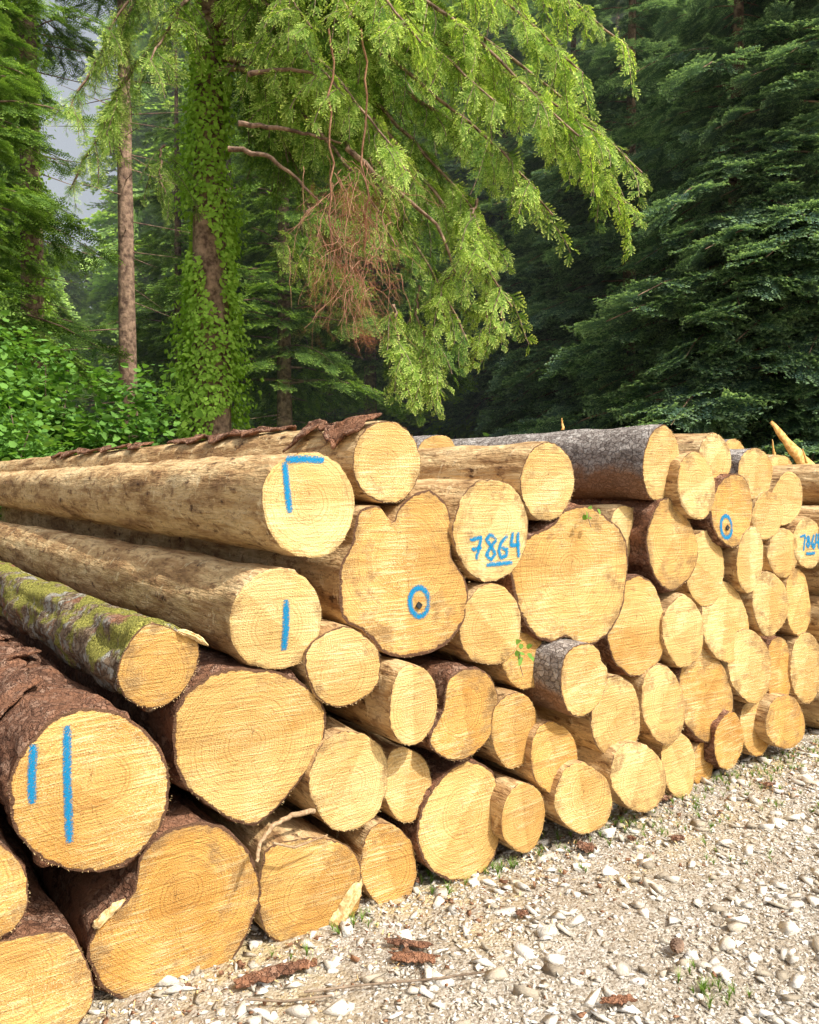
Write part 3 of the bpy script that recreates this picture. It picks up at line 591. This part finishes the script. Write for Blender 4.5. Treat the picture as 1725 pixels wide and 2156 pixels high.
def bough(name,A,mat,seed,n=17,size=.2,k=3):
    r=np.random.default_rng(seed); t=np.sort(r.uniform(.1,1,n)); rise=r.uniform(0,.2); cz=lambda t: rise*t-.38*t*t
    tt=np.repeat(t,k); m=len(tt); sg=r.uniform(-1,1,m); sp=.55*(1-tt)+.04; pos=np.stack([sg*sp,tt,cz(tt)-.2*np.abs(sg)*sp+r.normal(0,.015,m)],1)
    d=np.stack([sg,r.uniform(.3,1,m),-r.uniform(.05,.45,m)],1); V,Fc,tp,rn=merge(A,pos,d,np.array([0,0,1.])+r.normal(0,.25,(m,3)),size*r.uniform(.65,1.2,m))
    tq=np.linspace(0,1,5); V2,F2=tubes([(np.stack([0*tq,tq,cz(tq)],1),.012*(1-tq*.8))],4); mi=np.r_[np.zeros(len(Fc)),np.ones(len(F2))]
    me=mesh_np(name,np.concatenate([V,V2]),np.concatenate([Fc,F2+len(V)]),attr={'tip':np.r_[tp,np.zeros(len(V2))],'rnd':np.r_[rn,np.zeros(len(V2))]},mats=[mat,MTRUNK],mi=mi)
    return bpy.data.objects.new(name,me)
BG_FIR=[bough('fir_bough',A_FIR,ML_FIR,q,n=18,size=.22) for q in range(4)]; BG_SP=[bough('spruce_bough',A_FIR,ML_DK,q+5,n=13,size=.22) for q in range(3)]

def trunk_mesh(name,base,H,r0,extra=[]):
    n=24; t=np.linspace(0,1,n); pts=base[None]+np.stack([0*t,0*t,t*H],1); rad=r0*(1-.85*t)+r0*.5*np.exp(-t*H*2.5)
    V,Fc=tubes([(pts,rad)],14); V+=rng.normal(0,.008,V.shape); 
    if extra:
        V2,F2=tubes(extra,4); Fc=np.concatenate([Fc,F2+len(V)]); V=np.concatenate([V,V2])
    return mesh_np(name,V,Fc,MTRUNK,smooth=True)
def put(name,parent,tmpls,pos,dirs,ups,scl):
    k=rng.integers(0,len(tmpls),len(pos))
    for q,t in enumerate(tmpls):
        m=k==q
        if m.any(): instancer(name,pos[m],euler_from(dirs[m],ups[m]),scl[m],t,parent)
def conifer(name,x,y,H,cb,ml,bg,seed=0,r0=.22,sp=.38):
    r=np.random.default_rng(seed); lines=[]; base=np.array([x,y,-.2]); p=[];d=[];s=[]
    z=cb
    while z<H-.3:
        frac=(z-cb)/(H-cb)
        for b in range(r.integers(4,7)):
            a=r.uniform(0,2*np.pi); L=ml*(1-frac)**.8*r.uniform(.6,1.15)+.35; p.append(base+[0,0,z+r.uniform(-.15,.15)]); d.append([math.cos(a),math.sin(a),r.uniform(-.12,.15)]); s.append(L)
        z+=r.uniform(sp*.8,sp*1.3)
    for i in range(int(20+3*cb)):
        zz=r.uniform(1,max(1.5,cb+1.5)); a=r.uniform(0,6.28); L=r.uniform(.4,1.9); tq=np.linspace(0,1,4); q=base[None]+np.array([math.cos(a),math.sin(a),0])*(L*tq)[:,None]; q[:,2]+=zz-.15*L*tq; lines.append((q,.014*(1-tq*.8)))
    o=add(name,trunk_mesh(name,base,H,r0,extra=lines)); p=np.array(p); put('boughs',o,bg,p,np.array(d),np.array([0,0,1.])+r.normal(0,.15,(len(p),3)),np.array(s)); return o

for k,(px,Y,H,cb,ml) in enumerate([(1540,15.5,17,.9,3.2),(1320,19.5,19,1.5,3.0),(1740,14.5,16,1.2,2.9),(1660,21,20,1.0,3.3),(1420,26,22,2,3.3),(1200,24,19,3.4,2.7),(1060,27,21,4,2.8)]):
    conifer('fir_tree',(px-862)/F*Y,Y,H,cb,ml,BG_FIR,seed=20+k,r0=.2)
for k,(px,Y,H,cb,ml,r0) in enumerate([(75,15.5,18,10.,1.7,.27),(272,16.5,18,12.,1.8,.22),(-80,13.5,16,4.0,2.0,.22),(600,20,18,4.0,2.4,.22),(780,23,19,5,2.5,.22),(380,22,13,3.0,1.8,.18),(-10,20,17,2.5,2.3,.2)]):
    conifer('spruce_tree',(px-862)/F*Y,Y,H,cb,ml,BG_SP,seed=40+k,r0=r0,sp=.42)
def far_tree(seed):
    r=np.random.default_rng(seed); n=620; f=r.uniform(0,1,n)**1.25; H=20; cb=1.5; z=cb+(H-cb)*f; a=r.uniform(0,6.28,n); R=3.4*(1-f)**.8*np.sqrt(r.uniform(.12,1,n))*(1+.25*np.sin(a*3+z))
    dh=np.stack([np.cos(a),np.sin(a),0*a],1); pos=dh*R[:,None]; pos[:,2]=z-R*.4; d=dh+0; d[:,2]-=r.uniform(.1,.7,n)
    V,Fc,t,rn=merge(A_FAR,pos,d,np.array([0,0,1.])+r.normal(0,.3,(n,3)),r.uniform(.7,1.4,n))
    V2,F2=tubes([(np.array([[0,0,-1.],[0,0,10],[0,0,20]]),np.array([.24,.15,.03]))],7); mi=np.r_[np.zeros(len(Fc)),np.ones(len(F2))]
    return bpy.data.objects.new('far_tree',mesh_np('far_tree',np.concatenate([V,V2]),np.concatenate([Fc,F2+len(V)]),attr={'tip':np.r_[t*.7,np.zeros(len(V2))],'rnd':np.r_[rn,np.zeros(len(V2))]},mats=[ML_FAR,MTRUNK],mi=mi))
FT=[far_tree(q) for q in range(3)]
ft=bpy.data.objects.new('distant_forest',None); COL.objects.link(ft)
n=95; Y=rng.uniform(28,66,n); u=rng.uniform(-.8,.8,n); H=Y*.60+rng.uniform(-3,4,n); gap=(u>-.50)&(u<-.31); H=np.where(gap,Y*.30,H)
pos=np.stack([u*Y,Y,0*Y+.6],1); a=rng.uniform(0,6.28,n); put('trees',ft,FT,pos,np.stack([np.cos(a),np.sin(a),0*a],1),np.tile([0,0,1.],(n,1)),H/20)
def leafm(n,size,spread,seed,ratio=.85):
    r=random.Random(seed); V=[];Fc=[];T=[]
    for k in range(n):
        c=np.array([r.gauss(0,spread),r.gauss(0,spread),r.gauss(0,spread*.5)]) if n>1 else np.zeros(3)
        R=np.array(Matrix.Rotation(r.uniform(0,6.28),3,'Z') @ Matrix.Rotation(r.uniform(-.6,.6),3,'X') @ Matrix.Rotation(r.uniform(-.5,.5),3,'Y')) if n>1 else np.eye(3)
        s_=size*r.uniform(.6,1.2); w=ratio*s_*.5
        pts=[(0,0,0),(w*.95,s_*.2,.08*s_),(w*.7,s_*.7,.07*s_),(0,s_*1.05,-.05*s_),(-w*.7,s_*.7,.07*s_),(-w*.95,s_*.2,.08*s_)]
        b=len(V); V+= [c+R@np.array(q) for q in pts]; T+=[r.random()*.8]*6
        Fc+=[(b,b+1,b+2,b+3),(b,b+3,b+4,b+5)]
    return np.array(V),np.array(Fc),np.array(T)
A_IVY=leafm(1,1,0,1,1.0); A_BUSH=leafm(9,.4,.38,2); A_UND=leafm(9,.4,.4,3)
def rdir(n,tilt=.5):
    a=rng.uniform(0,6.28,n); return np.stack([np.cos(a),np.sin(a),rng.normal(0,tilt*.6,n)],1), np.array([0,0,1.])+rng.normal(0,tilt,(n,3))
n=8000; Y=rng.uniform(10.5,34,n); X=rng.uniform(-.7,.75,n)*Y; hh=np.array([max(0,mn.noise(Vector((a*.35,b*.35,1)))+.35) for a,b in zip(X,Y)])*2.2
keep=(((np.stack([X,Y,0*X],1)-G)@N)<-8.2); X,Y,hh=X[keep],Y[keep],hh[keep]; n=len(X)
pos=np.stack([X,Y,rng.uniform(0,1,n)*hh+.1+np.maximum(0,(Y-11)*.03)],1); d_,u_=rdir(n); add('undergrowth',merged_mesh('undergrowth',A_UND,pos,d_,u_,rng.uniform(.2,.5,n),ML_IVY))

# ------------------------------------------------ main ivy-clad spruce
TB=P(447,1000,12.3); TB[2]=0; 
BP=[[],[]];BD=[[],[]];BS=[[],[]]; lines=[]; dlines=[]
def limb(p0,p1,seclen=.8,pb=.75,ease=1.7,skip=.2,dens=1.,r0=.045):
    p0=np.array(p0);p1=np.array(p1); n=24; t=np.linspace(0,1,n); c=p0+(p1-p0)*t[:,None]; c[:,2]=p0[2]+(p1[2]-p0[2])*t**ease
    c+=np.cumsum(rng.normal(0,.018,(n,3)),0); lines.append((c,r0*(1-.85*t)+.004)); Ln=np.linalg.norm(p1-p0)
    m=int(Ln/.115*dens)
    for k in range(m):
        f=skip+(1-skip)*rng.uniform(0,1); fi=f*(n-1); i0=min(n-2,int(fi)); q=c[i0]+(c[i0+1]-c[i0])*(fi-i0); d=c[i0+1]-c[i0]; d/=np.linalg.norm(d)
        lat=np.cross(d,[0,0,1.]); lat/=np.linalg.norm(lat)+1e-9; sd=rng.choice([-1,1])
        dd=lat*sd*rng.uniform(.3,1.)+d*rng.uniform(.2,.8)+np.array([0,0,-rng.uniform(-.1,.55)]); dd/=np.linalg.norm(dd)
        w_=0 if rng.uniform()<pb else 1
        BP[w_].append(q); BD[w_].append(dd); BS[w_].append(seclen*rng.uniform(.4,1.2)*(1.1-.45*f))
def TP(py): return P(447,py,12.2)
limbs=[(-330,1180,-120,9.8),(-280,1310,90,10.2),(-200,1240,170,9.6),(-120,1330,330,10.0),(-60,1345,430,10.4),(-100,1200,300,9.4),(0,1120,380,9.6),(40,1060,500,10),(90,1070,620,9.6),(120,960,720,9.8),(150,820,520,9.8),(60,900,330,9.2),(0,760,200,9.4),(-100,900,90,9.0),(-200,1050,30,9.2),(-150,650,60,9.6),(-20,600,150,9.8),(-60,1000,200,9.6),(-160,760,30,9.3),(60,1180,450,9.9),(-20,1240,260,9.8),
 (-60,160,240,10.8),(-140,230,60,10.8),(30,140,400,11.2),(-200,330,-60,10.2),(-30,310,130,10.4),(-250,500,-80,10)]
for (ys,px,py,Y) in limbs: limb(TP(ys),P(px,py,Y),pb=.85,skip=.42 if px<400 else .25, dens=.95 if px<400 else 1.2)
for (a,b,c_,d_,Y) in [(960,560,890,830,9.7),(880,600,850,780,9.9),(1010,560,1050,720,9.8),(1000,420,960,640,9.6),(1260,330,1310,450,10.1),(650,430,640,560,10.4),(1050,640,1030,700,9.9),(830,640,880,820,9.8),(350,300,370,400,11),(600,480,620,560,10),(900,700,900,850,9.8)]:
    limb(P(a,b,Y+.3),P(c_,d_,Y),seclen=.55,ease=1.1,skip=0,dens=1.6,r0=.015)
for (ys,px,py,Y) in [(-100,700,100,13.5),(50,760,260,13.5),(-150,1000,150,13.3),(100,650,420,13.2),(-250,800,0,13),(-50,950,250,13),(50,900,420,13)]:
    limb(TP(ys),P(px,py,Y),pb=.1,dens=1.2,seclen=1.2)
for k in range(170):
    px=rng.normal(740,42); py=rng.uniform(330,620); Y=rng.uniform(9.0,9.5); p=P(px,py,Y); L=rng.uniform(.25,.8); n=9; t=np.linspace(0,1,n); c=p+np.stack([t*rng.normal(0,.25),t*rng.normal(0,.25),-L*t**1.2],1)+np.cumsum(rng.normal(0,.02,(n,3)),0)
    dlines.append((c,.0045*(1-.6*t)))
for px in (700,770): 
    c=np.array([P(px+rng.normal(0,5),y,9.4) for y in np.linspace(60,520,14)]); dlines.append((c,.012))
for pl in ([(480,312),(560,325),(620,370),(680,432)],[(730,310),(830,400),(920,470),(980,630)],[(520,155),(620,145),(700,170)],[(500,260),(620,275),(720,300)]):
    c=np.array([P(x,y,9.9) for x,y in pl]); t=np.linspace(0,len(c)-1,16); cc=np.stack([np.interp(t,range(len(c)),c[:,j]) for j in range(3)],1)+rng.normal(0,.01,(16,3)); lines.append((cc,np.linspace(.035,.012,16)))
o=add('ivy_covered_spruce_tree',trunk_mesh('ivy_covered_spruce_tree',TB+[0,0,-.1],17,.33,extra=lines))
for w_,nm,B in ((0,'new_growth_branchlets',B_BR),(1,'older_branchlets',B_DK)):
    p=np.array(BP[w_]); put(nm,o,B,p,np.array(BD[w_]),np.array([0,0,1.])+rng.normal(0,.2,(len(p),3)),np.array(BS[w_]))
n=260; pts=np.array([P(rng.normal(740,44),rng.uniform(380,710),rng.uniform(9.0,9.5)) for _ in range(n)]); dd=rng.normal(0,.5,(n,3)); dd[:,2]-=1
add('dead_needles',merged_mesh('dead_needles',A_DEAD,pts,dd,rng.normal(0,1,(n,3)),rng.uniform(.15,.3,n),ML_DEADN),o)
V,Fc=tubes(dlines,4); add('dead_twigs',mesh_np('dead_twigs',V,Fc,MDEAD),o)
def ivy(parent,base,r0,H,z0,z1,n,size,cover=.1):
    z=z0+(z1-z0)*rng.uniform(0,1,n)**1.1; a=rng.uniform(-np.pi,np.pi,n); k=np.array([mn.noise(Vector((math.cos(q)*1.2,math.sin(q)*1.2,zz*.9))) for q,zz in zip(a,z)])>cover-.35
    z,a=z[k],a[k]; n=len(z); rr=r0*(1-.85*z/H)+np.abs(rng.normal(.05,.09,n))*(1.3-.5*z/z1)*(1+.6*np.sin(z*2.3+a*2)); nrm=np.stack([np.cos(a),np.sin(a),np.zeros(n)],1)
    pos=base+nrm*rr[:,None]; pos[:,2]=z; d=np.stack([rng.normal(0,.5,n),rng.normal(0,.5,n),-np.ones(n)],1)+nrm*rng.uniform(.1,.9,n)[:,None]
    up=nrm+rng.normal(0,.35,(n,3))+[0,0,.4]; add('ivy_leaves',merged_mesh('ivy_leaves',A_IVY,pos,d,up,size*rng.uniform(.6,1.25,n),ML_IVY),parent)
ivy(o,TB,.38,17,.3,8.5,17000,.095,.06)
b2=np.array([(75-862)/F*15.5,15.5,0]); t2=bpy.data.objects['spruce_tree']; ivy(t2,b2,.28,18,.3,12,5000,.1,.2)

# ------------------------------------------------ shrubs
def shrub(name,c,R,n,size,A,mat):
    st=[]; p=[]
    for k in range(34):
        a=rng.uniform(0,6.28); e=rng.uniform(.3,1.4); L=rng.uniform(.5,1.)
        tip=np.array([math.cos(a)*math.cos(e)*R[0],math.sin(a)*math.cos(e)*R[1],math.sin(e)*R[2]])*L; t=np.linspace(0,1,8); q=c+tip*t[:,None]; q[:,2]-=.15*t*t*R[2]*.3; st.append((q,.018*(1-.8*t)+.002))
        m=n//34; tt=rng.uniform(.3,1.05,m); pp=c+tip*tt[:,None]+rng.normal(0,.13,(m,3)); p.append(pp)
    p=np.concatenate(p); m=len(p); V,Fc=tubes(st,5); o=add(name,mesh_np(name,V,Fc,MTWIG)); d_,u_=rdir(m,.4); add('leaves',merged_mesh('leaves',A,p,d_,u_,size*rng.uniform(.7,1.2,m),mat),o)
c=P(90,900,9.8); c[2]=.1; shrub('hazel_shrub',c,(1.9,1.2,3.3),2700,.23,A_BUSH,ML_BUSH)
c=P(-60,900,8.6); c[2]=.1; shrub('hazel_shrub',c,(1.4,1.2,2.6),1400,.21,A_BUSH,ML_BUSH)
c=P(290,900,11.3); c[2]=.1; shrub('hazel_shrub',c,(1.1,.8,2.1),900,.2,A_BUSH,ML_BUSH)
c=P(1080,900,13.5); c[2]=.1; shrub('bramble_shrub',c,(1.3,1.,2.0),800,.2,A_UND,ML_IVY)
c=P(560,900,13); c[2]=.1; shrub('bramble_shrub',c,(.8,.8,1.9),400,.2,A_UND,ML_IVY)
for (px,py,of,n,r_) in [(1095,1375,.10,11,.045),(1240,1078,.08,6,.03)]:
    c=onface(px,py,of); pts=c+rng.normal(0,r_*.6,(n,3)); st=np.stack([c,c+np.array([0,0,-r_]),c+np.array([r_*.3,0,-2*r_])]); V,Fc=tubes([(st,.0015)],4); oo=add('ivy_sprig',mesh_np('ivy_sprig',V,Fc,MTWIG)); d_=rng.normal(0,.6,(n,3)); d_[:,2]-=.6; add('leaves',merged_mesh('leaves',A_IVY,pts,d_,N[None]+rng.normal(0,.4,(n,3)),rng.uniform(.02,.045,n),ML_BUSH),oo)

# ------------------------------------------------ grass tufts
V=[];Fc=[];T=[]
for k in range(16):
    a=random.uniform(0,6.28); L=random.uniform(.5,1.); b=len(V); w_=.03; dx,dy=math.cos(a),math.sin(a)
    for q in (0,.5,1): 
        x=dx*q*q*.5*L; y=dy*q*q*.5*L; z=L*q*(1-.2*q); ww=w_*(1-q*.9); V+=[(x-dy*ww,y+dx*ww,z),(x+dy*ww,y-dx*ww,z)]; T+=[q*.6]*2
    Fc+=[(b,b+1,b+3,b+2),(b+2,b+3,b+5,b+4)]
A_G=(np.array(V),np.array(Fc),np.array(T)); pts=[]
for (px,py,k,sp) in [(930,1865,12,.05),(1140,1775,10,.06),(1390,1690,10,.06),(1490,2090,18,.04),(1300,1740,12,.1),(740,1950,8,.05),(1690,1720,14,.14),(1560,1790,12,.14),(1280,1700,6,.05),(1060,1830,8,.05),(600,2030,6,.04),(1450,1750,8,.12)]:
    c=ground_px(px,py)
    for _ in range(k): pts.append(c+[rng.normal(0,sp),rng.normal(0,sp),0])
pts=np.array(pts); s=rng.uniform(1.2,7,300); d=np.abs(rng.normal(.05,.12,300)); pts=np.concatenate([pts,fpos(s,d,0*s)]); n=len(pts); d_,u_=rdir(n,.25); d_[:,2]=0
add('grass',merged_mesh('grass',A_G,pts,d_,u_,rng.uniform(.03,.06,n),ML_GR))
n=1500; X=rng.uniform(3.5,9,n); Y=rng.uniform(8,13,n); d_,u_=rdir(n,.3); add('verge_grass',merged_mesh('verge_grass',A_G,np.stack([X,Y,0*X],1),d_,u_,rng.uniform(.15,.4,n),ML_GR))

# ------------------------------------------------ thin summer haze hanging in the forest (homogeneous air volume)
bm=bmesh.new(); bmesh.ops.create_cube(bm,size=1); bmesh.ops.scale(bm,vec=(120,62,40),verts=bm.verts); bmesh.ops.translate(bm,vec=(0,43.7,19.5),verts=bm.verts)
me=bpy.data.meshes.new('forest_haze'); bm.to_mesh(me); bm.free(); hm=bpy.data.materials.new('haze'); hm.use_nodes=True; t=hm.node_tree; t.nodes.clear(); oo=t.nodes.new('ShaderNodeOutputMaterial'); vs=t.nodes.new('ShaderNodeVolumeScatter'); vs.inputs['Density'].default_value=.003; vs.inputs['Color'].default_value=(.90,.97,1,1); vs.inputs['Anisotropy'].default_value=0; t.links.new(vs.outputs[0],oo.inputs['Volume']); me.materials.append(hm); add('forest_haze',me)
